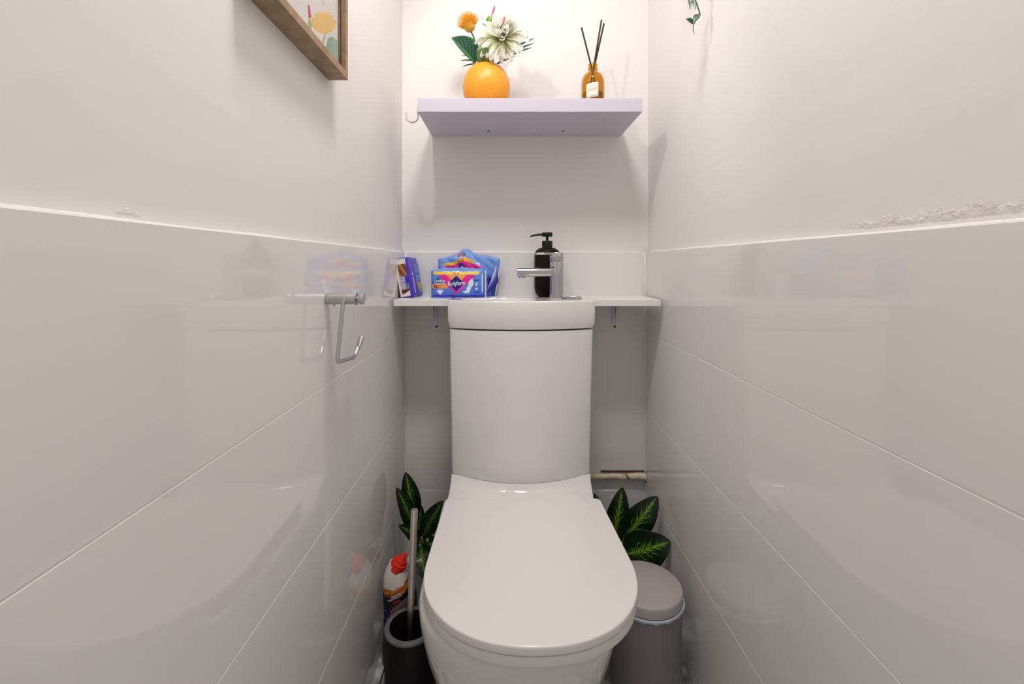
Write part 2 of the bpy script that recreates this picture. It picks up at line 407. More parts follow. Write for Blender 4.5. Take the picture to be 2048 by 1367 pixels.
m = MB(); m.lathe([(0, 0), (.0018, 0), (.0018, .001), (0, .001)], (tx-.012, ty-.0175, zs+.014), axis='Y', n=12); m.build('temperature_dot', 'black', tap)

# ---------------------------------------------------------------- counter with brackets
counter = thing('counter_board', 'white board across the alcove at basin height', 'counter', (.05, 1.36, .89))
x0, x1, yf, ybk, z0, z1 = -.313, .424, 1.268, 1.449, .873, .8905
a, b, yn = CXC+.0015-.2005, CXC+.0015+.2005, 1.347
m = MB(); loop = [(x0, yf), (a, yf), (a, yn), (b, yn), (b, yf), (x1, yf), (x1, ybk), (x0, ybk)]
bot = [m.bm.verts.new((x, y, z0)) for x, y in loop]; top = [m.bm.verts.new((x, y, z1)) for x, y in loop]
for i in range(8): m.bm.faces.new((bot[i], bot[(i+1) % 8], top[(i+1) % 8], top[i]))
for q in (bot, top):
    m.bm.faces.new((q[0], q[1], q[2], q[7])); m.bm.faces.new((q[2], q[3], q[6], q[7])); m.bm.faces.new((q[3], q[4], q[5], q[6]))
m.build('board', 'board', counter, smooth=False, bevel=.0008)
def bracket(cx, lab):
    t = thing('shelf_bracket', lab, 'bracket', (cx, YB, .872), 'brackets under the counter board')
    m = MB(); zt_, zb = .8725, .785
    m.loft([[Vector((cx-w_, y, z)) if s_ < 0 else Vector((cx+w_, y, z)) for s_, y in ((-1, YB-.0003), (1, YB-.0003), (1, YB-.002), (-1, YB-.002))] for z, w_ in ((zb, .004), (zb+.008, .0062), (zt_, .0115))])
    m.build('wall_plate', 'bracket', t, smooth=False)
    m = MB(); m.loft([[Vector((cx-w_, y, z)) for w_, y, z in ((.010, YB-.002, zz), (-.010, YB-.002, zz), (-.008, YB-.045, zz), (.008, YB-.045, zz))] for zz in (.8708, .8726)]); m.build('shelf_plate', 'bracket', t, smooth=False)
    m = MB()
    for s in (-1, 1):                                  # two pressed ribs
        pts = [(YB-.002, .795), (YB-.002, .871), (YB-.030, .871), (YB-.028, .866)]
        A = [Vector((cx+s*.0042-.0006, y, z)) for y, z in pts]; B = [Vector((cx+s*.0042+.0006, y, z)) for y, z in pts]
        m.loft([A, B])
    m.build('rib', 'bracket', t, smooth=False)
    for sx, sz in ((-.006, .8625), (0.003, .792)):
        m = MB(); m.lathe([(0, -.0052), (.0024, -.0050), (.0038, -.0035), (.0038, -.002), (0, -.002)], (cx+sx, YB, sz), n=16, axis='Y'); m.build('screw', 'screw', t)
bracket(-.2255, 'small lilac grey metal bracket under the board, left of the cistern')
bracket(.336, 'small lilac grey metal bracket under the board, right of the cistern')

# ---------------------------------------------------------------- floating shelf
shelf = thing('floating_shelf', 'thick pale lavender grey floating shelf high on the back wall', 'shelf', (.06, 1.34, 1.393))
SL, SR, SF, SZ0, SZ1 = -.2376, .3597, 1.221, 1.393, 1.429
MB().box((SL, SF, SZ0), (SR, YB+.0075, SZ1)).build('shelf_board', 'shelf', shelf, smooth=False, bevel=.0007)
for px in (977, 1126):
    p = P(px, 262, (1.393-EYE)*F/(VY-262)); m = MB(); m.lathe([(0, -.0006), (.0048, -.0006), (.0048, .001), (0, .001)], (p.x, p.y, SZ0), n=20); m.build('screw_hole', 'shelf_dark', shelf)
p = P(1068, 260, .403*F/(VY-260))
m = MB()
for s in (-.0035, .0035): m.box((p.x+s-.0018, p.y-.009, SZ0-.0006), (p.x+s+.0018, p.y+.009, SZ0+.001))
m.build('glue_mark', 'label', shelf, smooth=False)
hk = thing('coat_hook', 'small pale J shaped hook fixed to left end of the floating shelf', 'hook', (SL, 1.235, 1.38))
pts = []
pts.append(Vector((SL-.0018, 1.235, 1.409))); pts.append(Vector((SL-.0018, 1.235, 1.392)))
for i in range(11):
    a = -math.radians(10)-math.pi*.93*i/10; pts.append(Vector((SL-.0165+.0155*math.cos(a), 1.235, 1.385+.0155*math.sin(a))))
pts.append(Vector((SL-.033, 1.235, 1.3945)))
m = MB(); m.tube(pts, .0022, 12, 2.0); m.build('hook_strip', 'hook', hk)

# ---------------------------------------------------------------- soap dispenser
dx, dy, dz = .1215, 1.390, .8905
ds = thing('soap_dispenser', 'black brown soap pump bottle behind the chrome tap', 'soap dispenser', (dx, dy, dz))
prof = [(0, 0), (.022, 0), (.028, .002), (.034, .008), (.0378, .018), (.039, .03), (.039, .122), (.0375, .133), (.033, .140), (.026, .1455), (.016, .148), (0, .148)]
MB().lathe(prof, (dx, dy, dz), 64).build('bottle', 'dispenser', ds)
MB().lathe([(0, .146), (.0155, .146), (.0158, .148), (.0158, .166), (.015, .168), (0, .168)], (dx, dy, dz)).build('collar', 'black', ds)
MB().lathe([(0, .167), (.0042, .167), (.0042, .184), (0, .184)], (dx, dy, dz), 20).build('pump_stem', 'black', ds)
MB().lathe([(0, .181), (.0152, .181), (.0158, .182), (.0158, .1925), (.015, .1935), (0, .1935)], (dx, dy, dz)).build('pump_head', 'black', ds)
MB().tube([(dx-.010, dy, dz+.1875), (dx-.026, dy, dz+.1872), (dx-.038, dy, dz+.1855), (dx-.047, dy, dz+.183), (dx-.0515, dy, dz+.1805)], [.0035, .0032, .0028, .0025, .0023]).build('nozzle', 'black', ds)

# ---------------------------------------------------------------- toilet roll holder
rh = thing('toilet_roll_holder', 'empty chrome toilet roll holder on the left tiled wall', 'toilet roll holder', (XL, .8155, .928))
MB().lathe([(0, .0003), (.0098, .0003), (.0102, .002), (.0102, .0505), (.0115, .051), (.0118, .0525), (.0115, .054), (.004, .0545), (.004, .058), (.0095, .0585), (.0102, .060), (.0102, .066), (.009, .067), (0, .067)], (XL, .8155, .928), 40, 'X').build('wall_post', 'satin', rh)
def rounded(pts, r, k=6):
    out = [Vector(pts[0])]
    for i in range(1, len(pts)-1):
        a, b, c = Vector(pts[i-1]), Vector(pts[i]), Vector(pts[i+1])
        p, q = b+(a-b).normalized()*r, b+(c-b).normalized()*r
        for j in range(k+1):
            t = j/k; out.append(p*(1-t)**2+b*2*t*(1-t)+q*t*t)
    out.append(Vector(pts[-1])); return out
HX = -.2895
MB().tube(rounded([(HX+.012, .8155, .930), (HX+.003, .807, .929), (HX, .783, .8225), (HX+.001, .868, .8135), (HX+.004, .888, .834)], .008), .0036, 16).build('roll_arm', 'chrome', rh)
MB().tube([(HX+.0037, .884, .829), (HX+.004, .889, .835), (HX+.005, .899, .8465), (HX+.0052, .9, .8475)], [.0048, .0056, .0056, .004], 20).build('arm_cap', 'chrome', rh)
MB().lathe([(0, 0), (.002, 0), (.002, .004), (0, .004)], (XL+.014, .8155, .914), 12).build('grub_screw', 'chrome', rh)

# ---------------------------------------------------------------- picture on left wall
FX0, FX1 = XL-T, -.296
fy1, fy0, fz0, fz1 = .856, .556, 1.331, 1.731; fw = .0125
pf = thing('picture_frame', 'oak framed botanical print hanging on left wall', 'picture', (XL-T, .7, 1.5))
m = MB()
m.box((FX0, fy0, fz0), (FX1, fy1, fz0+fw)); m.box((FX0, fy0, fz1-fw), (FX1, fy1, fz1)); m.box((FX0, fy1-fw, fz0+fw), (FX1, fy1, fz1-fw)); m.box((FX0, fy0, fz0+fw), (FX1, fy0+fw, fz1-fw))
m.build('frame', 'wood', pf, smooth=False)
ax = FX1-.013
def inpoly(x, y, poly):
    c = False; n = len(poly)
    for i in range(n):
        x1_, y1_ = poly[i]; x2_, y2_ = poly[i-1]
        if (y1_ > y) != (y2_ > y) and x < (x2_-x1_)*(y-y1_)/(y2_-y1_)+x1_: c = not c
    return c
def lerp_(a, b, t): t = max(0, min(1, t)); return tuple(a[i]*(1-t)+b[i]*t for i in range(4))
def art(y, z):
    """loose watercolour: orange pincushion bloom over grey green leaf on white paper"""
    cy, cz = .7935, 1.3985
    paper = srgb(238, 233, 228)
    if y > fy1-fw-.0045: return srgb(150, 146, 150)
    cy, cz = .778, 1.397
    dy_, dz_ = y-cy, z-cz-.50*(y-cy)
    r = math.hypot(dy_/.052, (dz_)/.0185); ang = math.atan2(dz_, dy_)
    top = 1+.14*math.sin(ang*23)*(1 if dz_ > 0 else .15)
    if r < top*(1 if dz_ < .006 or r < .9 else 1):
        t = .5+.5*math.sin(dy_*700+dz_*260)
        a, b = srgb(246, 212, 146), srgb(238, 192, 116)
        return tuple(a[i]*t+b[i]*(1-t) for i in range(4))
    if abs(y-(cy+.012+.5*(z-cz))) < .0016 and z < cz-.008: return srgb(120, 140, 118)
    if inpoly(y, z, [(.782, 1.352), (.792, 1.378), (.812, 1.391), (.8385, 1.396), (.8385, 1.350), (.815, 1.346)]): return lerp_(srgb(146, 178, 156), srgb(182, 198, 180), (y-.782)/.056)
    if inpoly(y, z, [(.716, 1.372), (.713, 1.392), (.720, 1.393), (.726, 1.378)]): return srgb(206, 84, 100)
    if inpoly(y, z, [(.712, 1.360), (.716, 1.372), (.730, 1.372), (.726, 1.358)]): return srgb(170, 190, 146)
    if abs(z-(1.43+.9*(.77-y))) < .0035 and y < .775: return srgb(208, 203, 197)
    if abs(y-.779) < .001 and 1.436 < z < 1.5: return srgb(190, 184, 180)
    d = (y-.66)**2/.05**2+(z-1.56)**2/.06**2
    if d < 1+.2*math.sin(9*math.atan2(z-1.56, y-.66)): return srgb(238, 206, 150)
    if inpoly(y, z, [(.60, 1.36), (.63, 1.42), (.72, 1.48), (.70, 1.40)]): return srgb(140, 168, 140)
    return paper
m = MB(); ny, nz = 200, 260; rows = []; cols = []
ya, yb_, za, zb_ = fy0+fw, fy1-fw, fz0+fw, fz1-fw
for i in range(ny+1):
    y = ya+(yb_-ya)*(i/ny)**.6
    rr = [];cc = []
    for j in range(nz+1):
        z = za+(zb_-za)*(j/nz)**1.5; rr.append((ax, y, z)); cc.append(art(y, z))
    rows.append(rr); cols.append(cc)
m.grid(rows, cols=cols); m.build('art_print', 'print', pf, smooth=False)
MB().box((FX0+.001, ya, za), (ax-.001, yb_, zb_)).build('backing_board', 'board', pf, smooth=False)
MB().box((ax+.0035, ya, za), (ax+.005, yb_, zb_)).build('glazing', 'glass', pf, smooth=False)

# ---------------------------------------------------------------- pad packs
ROYAL, BLUE, NAVY, PINK, ORANGE, YEL, WHITE, SKY = srgb(58, 70, 190), srgb(84, 128, 214), srgb(18, 26, 132), srgb(232, 32, 150), srgb(244, 146, 52), srgb(240, 200, 70), srgb(236, 236, 244), srgb(120, 160, 226)
DBL = srgb(34, 104, 176)
def lerpc(a, b, t): t = max(0, min(1, t)); return tuple(a[i]*(1-t)+b[i]*t for i in range(4))
def pad_front(u, v, crop=False):
    """u 0..1 left to right, v 0..1 bottom to top"""
    x, y = u*2.05, v                                     # keep the photo's aspect
    if v < .09: return srgb(52, 62, 196)
    if .85 < v < .97 and .03 < u < .90: return lerpc(YEL, srgb(246, 216, 96), u*1.3)
    cx, cy = .47*2.05, .53
    if abs(x-cx)/.30+abs(y-cy)/.30 < 1: return NAVY
    dist = (abs(x-cx)/1.0+(y-.86)/.0001 if 0 else 0)
    # pink V
    lo = .13+abs(x-cx)*.97; hi = lo+.33
    if y < .85 and lo < y < hi and abs(x-cx) < .86: return PINK
    if y < .85 and y >= hi and abs(x-cx) < .55: return lerpc(ORANGE, srgb(250, 184, 90), (y-.6)*2)
    if .34 < v < .49 and u < .31-.15*abs(v-.34): return ORANGE
    if u < .30 and v > .49 and v < .84 and (u*2.05-.33)+ (v-.84)*.9 < -.02 and v-.5 < .9*u*2.05+.05: return DBL
    if abs(x-.33)/.13+abs(y-.24)/.13 < 1 and y < .29: return srgb(232, 226, 240)
    # pad drawing
    px_, py_ = (x-1.53), (y-.56); 
    if (px_/.10)**2+(py_/.15)**2 < 1: return srgb(226, 232, 248)
    qx, qy = (x-1.46)*.90-(y-.38)*.42, (x-1.46)*.42+(y-.38)*.90
    if (qx/.078)**2+(qy/.20)**2 < 1: return srgb(226, 232, 248)
    if (x-1.35)**2/.13**2+(y-.215)**2/.05**2 < 1: return srgb(226, 232, 248)
    if ((x-1.735)/.04)**2+((y-.50)/.055)**2 < 1 or ((x-1.735)/.045)**2+((y-.33)/.04)**2 < 1: return srgb(226, 232, 248)
    if abs(x-1.72) < .12 and abs(y-.64) < .025 or abs(x-1.74) < .10 and abs(y-.2) < .02: return srgb(44, 60, 160)
    if .94 < u < .965 and .2 < v < .88: return srgb(228, 230, 244)
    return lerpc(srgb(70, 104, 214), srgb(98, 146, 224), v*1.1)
def pouch(name, X0, X1, Yf, Z0, W, Hh, D, colf, label, group, lean=0, crumple=.0015, topf=None, seedv=1, right_skew=0):
    """soft flow-wrapped pouch: puffed front and back, gusseted top, crimped side seams"""
    t = thing(name, label, 'sanitary pads', ((X0+X1)/2, Yf+D/2, Z0), group)
    rr = random.Random(seedv)
    ph = [rr.uniform(0, 6) for _ in range(8)]
    def front(u, v):
        puff = (1-(2*u-1)**6)*(1-(2*v-1)**4)*.5+.5*(1-(2*u-1)**2)**.5
        w_ = crumple*(math.sin(u*17+ph[0]+v*3)+.7*math.sin(v*13+ph[1]+u*9)+.5*math.sin((u+v)*29+ph[2]))
        e = min(1, 8*min(u, 1-u)+.1)
        topz = topf(u) if topf else 0
        x = X0+(X1-X0)*u+right_skew*(u**2)*(v-.5)
        y = Yf+D*.32*(1-puff)+w_*e+lean*v
        z = Z0+Hh*v+topz*v**2
        return Vector((x, y, z))
    NU, NV = 150, 80; rows = []; cols = []
    for j in range(NV+1):
        v = j/NV; rows.append([front(i/NU, v) for i in range(NU+1)]); cols.append([colf(i/NU, v) for i in range(NU+1)])
    # carry over the top and down the back
    for k in range(1, 9):
        q = k/8; base = [front(i/NU, 1) for i in range(NU+1)]
        rows.append([p+Vector((0, D*q*(1-.8*abs(2*i/NU-1)**8), .0085*math.sin(math.pi*q*.6)*(1-abs(2*i/NU-1)**4))) for i, p in enumerate(base)]); cols.append([lerpc(SKY, srgb(96, 130, 220), rr.random()*.6) for _ in range(NU+1)])
    for k in range(1, 9):
        q = k/8; tp = rows[NV+8]; bt = rows[0]
        rows.append([Vector((a_.x*(1-q)+b_.x*q, a_.y*(1-q)+(b_.y+D*(1-.8*abs(2*i/NU-1)**8))*q, a_.z*(1-q)+b_.z*q)) for i, (a_, b_) in enumerate(zip(tp, bt))]); cols.append([BLUE]*(NU+1))
    rows.append(rows[0]); cols.append(cols[0])
    m = MB(); m.grid(rows, cols=cols)
    n_ = len(rows)
    bmesh.ops.remove_doubles(m.bm, verts=m.bm.verts, dist=1e-6); bmesh.ops.holes_fill(m.bm, edges=m.bm.edges)
    m.build('wrapper', 'film', t)
    # side crimps
    for s in (0, 1):
        c = MB(); rw = []; cl = []
        for j in range(25):
            v = j/24; p = front(s, v)+Vector((0, D*.15, 0)); rw.append([p, p+Vector(((.0045 if s else -.0035), .001*math.sin(v*40), 0))]); cl.append([SKY if s == 0 else WHITE]*2)
        c.grid(rw, cols=cl); c.build('side_seam', 'film', t, thick=.0006)
    return t, front
def put_text(body, size, u0, v0, front, W, Hh, m, t, rot_=0, bold=0, name='lettering', shear=0, squeeze=1):
    cr, sr = math.cos(rot_), math.sin(rot_)
    def f(a, b):
        x, y = a*cr-b*sr, a*sr+b*cr
        p = front(u0+x/W, v0+y/Hh); return p+Vector((0, -.0007, 0))
    return text_bm(body, size, f, name, m, t, shear=shear, bold=bold, squeeze=squeeze)
W1, H1 = .155, .079
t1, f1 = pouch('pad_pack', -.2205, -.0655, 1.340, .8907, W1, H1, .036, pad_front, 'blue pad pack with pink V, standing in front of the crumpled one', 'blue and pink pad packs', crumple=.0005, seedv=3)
put_text('Bodyform', .0175, .472, .53, f1, W1, H1, 'text_white', t1, rot_=.05, squeeze=.72, bold=.0002, name='brand_lettering')
put_text('£1.25', .0085, .47, .91, f1, W1, H1, 'text_orange', t1, bold=.0002)
put_text('comfort', .0095, .155, .62, f1, W1, H1, 'text_white', t1, bold=.0001)
put_text('+security', .0095, .150, .53, f1, W1, H1, 'text_white', t1, bold=.0001)
put_text('12', .012, .075, .415, f1, W1, H1, 'text_navy', t1, bold=.0005)
put_text('pads', .007, .145, .415, f1, W1, H1, 'text_red', t1)
def pad2(u, v):
    if .80 < v < .885 and .08 < u < .62-.6*(v-.80): return lerpc(YEL, srgb(232, 190, 44), u*1.6)
    if .50 < v <= .80:
        if abs((u-.37)*1.9)/.25+abs(v-.62)/.18 < 1: return NAVY
        if .09+(.80-v)*.5 < u < .72-(.80-v)*.5: return PINK
    if (u-.80)*2+(v-.35)*.7 > .1 and v < .5: return srgb(46, 52, 170)
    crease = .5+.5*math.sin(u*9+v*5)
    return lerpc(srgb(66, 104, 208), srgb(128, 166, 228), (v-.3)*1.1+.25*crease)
def peak(u): return .023*math.exp(-((u-.44)/.15)**2)+.003*math.exp(-((u-.75)/.1)**2)+.002
W2, H2 = .176, .113
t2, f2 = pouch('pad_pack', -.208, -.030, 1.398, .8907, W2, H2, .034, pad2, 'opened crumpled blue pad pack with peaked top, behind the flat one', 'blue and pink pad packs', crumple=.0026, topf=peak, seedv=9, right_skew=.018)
put_text('£1.25', .0085, .37, .84, f2, W2, H2, 'text_red', t2, bold=.0003)
put_text('Bodyform', .0155, .37, .66, f2, W2, H2, 'text_white', t2, bold=.0004, name='brand_lettering')
m = MB()
def tri_on(front, us, vs_, mname, nm, t):
    m = MB(); m.bm.faces.new([m.bm.verts.new(front(u, v)+Vector((0, -.0011, 0))) for u, v in zip(us, vs_)]); return m.build(nm, mname, t, smooth=False, rec=False)
tri_on(f2, (.27, .365, .36), (.925, .925, 1.0), 'text_red', 'red_mark', t2)
tri_on(f2, (.375, .455, .44, .38), (.925, .925, .985, 1.0), 'swoosh', 'blue_mark', t2)
# flap of torn wrapper hanging at the right of the opened pack
m = MB(); rw = []; cl = []
for i in range(13):
    q = i/12; a_ = P(992-16*q, 532+44*q, 1.383); b_ = P(996-18*q+5*math.sin(q*5), 555+34*q, 1.392); 
    rw.append([a_, a_.lerp(b_, .18), a_.lerp(b_, .5)+Vector((0, -.002*math.sin(q*9), 0)), b_]); cl.append([WHITE, srgb(180, 190, 236), srgb(62, 66, 190), srgb(38, 34, 150)])
m.grid(rw, cols=cl); m.build('torn_flap', 'film', t2, thick=.0005)

# purple night pack leaning on the left wall
t3 = thing('pad_pack', 'purple and white pad pack leaning against the left wall', 'sanitary pads', (-.285, 1.37, .8907))
PUR, PUR2 = srgb(66, 48, 190), srgb(40, 30, 160)
def rbox(W, L, Hh, r, nx=26, ny=30, nz=34):
    pass
# corners of the leaning pack: width (x) .040, length (y) .090, height .112
Wp, Lp, Hp = .040, .092, .118
lean = math.radians(9.5); yaw = math.radians(-8)
org = Vector((-.2725, 1.338, .8925))                # near bottom right corner
ex = Matrix.Rotation(yaw, 3, 'Z') @ Matrix.Rotation(-lean, 3, 'Y') @ Vector((1, 0, 0))
ey = Matrix.Rotation(yaw, 3, 'Z') @ Vector((0, 1, 0)); ez = Matrix.Rotation(yaw, 3, 'Z') @ Matrix.Rotation(-lean, 3, 'Y') @ Vector((0, 0, 1))
def pk(a, b, c): return org+ex*(a*Wp)+ey*(b*Lp)+ez*(c*Hp)          # a in -1..0, b 0..1, c 0..1
def round_ring(c, k=10, ins=0):
    pts = []; r = .16
    def corner(ax_, by, a0):
        for i in range(k+1):
            a = a0+math.pi/2*i/k; yield (ax_+r*1.6*math.cos(a)*.6, by+r*.7*math.sin(a)*.6)
    R_ = .13
    cs = [(-R_, 1-R_*.5, 0), (-1+R_, 1-R_*.5, math.pi/2), (-1+R_, R_*.5, math.pi), (-R_, R_*.5, 3*math.pi/2)]
    for cx_, cy_, a0 in cs:
        for i in range(k+1):
            a = a0+math.pi/2*i/k; pts.append([cx_+R_*math.cos(a), cy_+R_*.5*math.sin(a)])
    out = []
    for i in range(len(pts)):                          # subdivide long sides
        p, q = pts[i], pts[(i+1) % len(pts)]; dd = math.hypot(p[0]-q[0], p[1]-q[1]); nseg = max(1, int(dd/.03)); nseg = min(nseg, 24)
        for j in range(nseg): out.append([p[0]+(q[0]-p[0])*j/nseg, p[1]+(q[1]-p[1])*j/nseg])
    for p in out:
        p[0] = -.5+(p[0]+.5)*(1-ins); p[1] = .5+(p[1]-.5)*(1-ins)
    return out
def col3(a, b, c):
    if b < .06 and -.95 < a < -.04:                    # narrow end facing the room: white window with brown picture
        u = (a+.95)/.9
        if c < .05 or c > .97: return PUR2
        if u < .16: return srgb(236, 228, 222)
        if u > .86: return PUR
        if c > .86: return srgb(232, 226, 226)
        if .56 < c <= .86: return lerpc(srgb(96, 52, 20), srgb(190, 120, 60), .5+.5*math.sin(u*13+c*19)) if u < .82 else PUR2
        if .22 < c <= .56: return (srgb(196, 190, 206) if math.sin(c*170) > -.2 else srgb(120, 104, 150)) if u < .6 else (srgb(50, 44, 186) if c > .36 else srgb(120, 124, 140))
        if .12 < c <= .22: return srgb(92, 36, 20) if (u-.2) < (c-.08)*6 else srgb(230, 222, 216)
        return srgb(226, 218, 212)
    if a > -.06:                                       # broad face turned to the right
        if c < .07: return PUR2
        if .22 < b < .30 and .1 < c < .62: return srgb(206, 206, 244) if c < .5 or c > .53 else PUR
        if b > .5:
            if .08 < c < .36 and abs(b-.77) < .2*(c-.02)*3.2: return srgb(206, 204, 60) if math.sin(c*140) < .75 else srgb(120, 120, 50)
            if .40 < c < .56: return srgb(110, 170, 230) if math.sin(b*40+c*30) > 0 else srgb(60, 100, 210)
            if .62 < c < .86: return srgb(92, 130, 216) if math.sin(b*30)*math.sin(c*45) > -.2 else srgb(70, 90, 205)
            if c >= .86 and b > .86: return srgb(200, 200, 236)
        return lerpc(PUR, srgb(84, 70, 200), c*.6+.3*math.sin(b*12))
    if b > .9: return PUR
    return srgb(20, 14, 46) if a < -.94 else lerpc(srgb(70, 60, 190), srgb(150, 160, 230), .35+.35*math.sin(b*14))  # side towards the wall painted near black: its shade put into the colour
m = MB(); rings = []; cols = []
cl_ = [(0, .16), (.012, .07), (.03, .02)]+[(.03+.94*i/70, 0) for i in range(1, 70)]+[(.97, .0), (.988, .05), (1, .15)]
for c, ins in cl_:
    rr = round_ring(c, ins=ins); bulge = .05*math.sin(math.pi*c)
    rings.append([pk(a-bulge*(1 if a < -.5 else -.5)*.5, b, c+.02*math.sin(b*7)*c) for a, b in rr]); cols.append([col3(a, b, c) for a, b in rr])
vs = m.grid(rings, True, cols=cols); m.bm.faces.new(vs[-1]); m.bm.faces.new(list(reversed(vs[0])))
m.build('wrapper', 'film', t3)

# ---------------------------------------------------------------- vase and flowers
vx, vy, vz = -.0595, 1.333, SZ1
vase = thing('vase', 'round speckled orange vase on left part of the floating shelf', 'vase', (vx, vy, vz))
prof = [(0, .0), (.046, .0), (.050, .0025)]
for i in range(1, 21):
    a = math.radians(-50+i*(50+66)/20); prof.append((.0685*math.cos(a)**.9, .064+.0735*math.sin(a)*(1 if a > 0 else .97)+.004))
prof += [(.0265, .1385), (.0245, .1405), (.022, .139), (.021, .130), (.03, .12), (.03, .1), (0, .1)]
MB().lathe(prof, (vx, vy, vz), 72).build('vase_body', 'vase', vase)
NK = Vector((vx, vy, vz+.128))
def leafmesh(base, tip, width, nrm, colf, bend=.1, fold=.18, NU=36, NV=24, shape=lambda t: math.sin(math.pi*t**.8)**.8, wav=0, point=True, srange=(-1, 1)):
    base, tip = Vector(base), Vector(tip); ax_ = tip-base; L = ax_.length; ax_.normalize(); nrm = Vector(nrm); nrm = (nrm-ax_*nrm.dot(ax_)).normalized(); sd = ax_.cross(nrm)
    rows = []; cols = []
    for i in range(NU+1):
        t = i/NU; w_ = max(.0004, width*shape(t)); r_ = []; c_ = []
        for j in range(NV+1):
            s = srange[0]+(srange[1]-srange[0])*j/NV
            p = base+ax_*L*t+nrm*(bend*L*math.sin(math.pi*t))+sd*(w_*s)+nrm*(fold*w_*abs(s)**1.3+wav*math.sin(t*14+s*3)*abs(s))
            r_.append(p); c_.append(colf(t, s))
        rows.append(r_); cols.append(c_)
    return rows, cols
def add_leaf(name, parent, m_, *a, **k):
    rows, cols = leafmesh(*a, **k); m = MB(); m.grid(rows, cols=cols); return m.build(name, m_, parent, thick=.0006)
def bez(a, b, c, n=14):
    a, b, c = Vector(a), Vector(b), Vector(c); return [a*(1-t)**2+b*2*t*(1-t)+c*t*t for t in [i/n for i in range(n+1)]]
# white chrysanthemum
fc = P(1003, 76, 1.285)
fl = thing('chrysanthemum', 'large white chrysanthemum, biggest bloom in the orange vase', 'flower', NK)
m = MB()
face = Vector((-.08, -1, .10)).normalized(); sx = Vector((1, 0, 0)); sx = (sx-face*sx.dot(face)).normalized(); sy = face.cross(sx)*-1
if sy.z < 0: sy = -sy
def petal(mb, c, d0, d1, L, wd, cup, base_c, tip_c, n=9):
    """d0 start direction, d1 end direction: the petal curves from one to the other"""
    rows = []; cols = []; p = Vector(c); 
    for i in range(n+1):
        t = i/n; d = (d0*(1-t)+d1*t).normalized()
        sd = d.cross(face); 
        if sd.length < .05: sd = d.cross(Vector((0, 0, 1)))
        sd.normalize(); nn = sd.cross(d).normalized()
        ww = wd*(.35+.65*math.sin(math.pi*min(1, .12+t*.80))**.7)*(1 if t < .9 else .62)
        rows.append([p+sd*ww*s+nn*cup*ww*(s*s) for s in (-1, -.5, 0, .5, 1)]); cols.append([lerpc(base_c, tip_c, t*1.3-abs(s)*.1) for s in (-1, -.5, 0, .5, 1)])
        p = p+d*(L/n)
    mb.grid(rows, cols=cols)
G0, G1, G2 = srgb(222, 228, 170), srgb(252, 250, 238), srgb(255, 254, 248)
for k in range(46):                                   # long outer petals
    a = k*2.39996; rad = sx*math.cos(a)+sy*math.sin(a); L = R.uniform(.056, .078)*(1.0 if math.sin(a) < .3 else .85)
    st = (rad*.9+face*R.uniform(.1, .6)).normalized(); en = (rad+face*R.uniform(-.6, .3)+Vector((0, 0, -.35))).normalized()
    petal(m, fc+rad*.006, st, en, L, R.uniform(.0058, .0078), .55, G0, G2)
for k in range(34):                                   # inner petals curling forwards and in
    a = k*2.39996; q = k/34; rad = sx*math.cos(a)+sy*math.sin(a); L = .040*(1-.35*q)+.012
    off = sx*.012+sy*.012
    st = (rad*(1.0-.6*q)+face*(.5+q)+sy*.25).normalized(); en = (rad*(.65-.55*q)+face*(.5+.4*q)+sy*.45).normalized()
    petal(m, fc+off*(1 if k % 2 else .2)+rad*.005+face*.004, st, en, L, R.uniform(.0078, .0098), .5, lerpc(G0, G1, .7), G2)
m.build('petals', 'petal', fl, thick=.0004)
MB().tube(bez(NK+Vector((.004, 0, -.03)), NK+Vector((.02, .01, .04)), fc+Vector((0, .004, -.004))), .0024, 10).build('stem', 'stem', fl)
# tiny yellow centre
MB().lathe([(0, -.004), (.0035, -.003), (.0045, 0), (.003, .004), (0, .005)], fc+Vector((-.004, -.030, .020)), 16).build('flower_centre', 'label', fl)
# orange pincushion bloom
pc = P(937, 47, 1.32)
pn = thing('pincushion_flower', 'orange pincushion bloom, upper left of the bouquet in the vase', 'flower', NK)
m = MB(); up = Vector((-.32, -.25, .9)).normalized(); s1 = up.cross(Vector((0, 1, 0))).normalized(); s2 = up.cross(s1)
for k in range(190):
    z_ = 1-(k+.5)/190*1.12; a = k*2.39996; rr = math.sqrt(max(0, 1-z_*z_)); d = (s1*rr*math.cos(a)+s2*rr*math.sin(a)+up*z_).normalized()
    d1 = (d*.85+up*.7).normalized(); c0 = pc-up*.008; rows = []
    L = R.uniform(.028, .036); p0 = c0+d*.010; p1 = c0+d*.020+up*.002; p2 = p1+d1*L*.42
    oc = lerpc(srgb(255, 200, 40), srgb(255, 220, 80), R.random()); tcx = lerpc(srgb(255, 176, 30), srgb(255, 206, 60), R.random())
    before = len(m.bm.verts); m.tube([p0, p1, p2, p2+d1*.002+up*.001], [.0011, .0008, .00055, .0008], 5)
    m.bm.verts.ensure_lookup_table()
    for i, v in enumerate(list(m.bm.verts)[before:]): m.col[v] = lerpc(oc, tcx, (i//5)/3)
before = len(m.bm.verts); m.lathe([(0, -.018), (.009, -.016), (.0160, -.008), (.0170, .000), (.013, .008), (.007, .012), (0, .013)], pc-up*.006, 24)
m.bm.verts.ensure_lookup_table()
for v in list(m.bm.verts)[before:]: m.col[v] = srgb(255, 208, 84)
m.build('bloom', 'orangepetal', pn)
MB().tube(bez(NK+Vector((-.003, 0, -.03)), NK+Vector((-.010, 0, .03)), pc-up*.022), .0021, 10).build('stem', 'darkstem', pn)
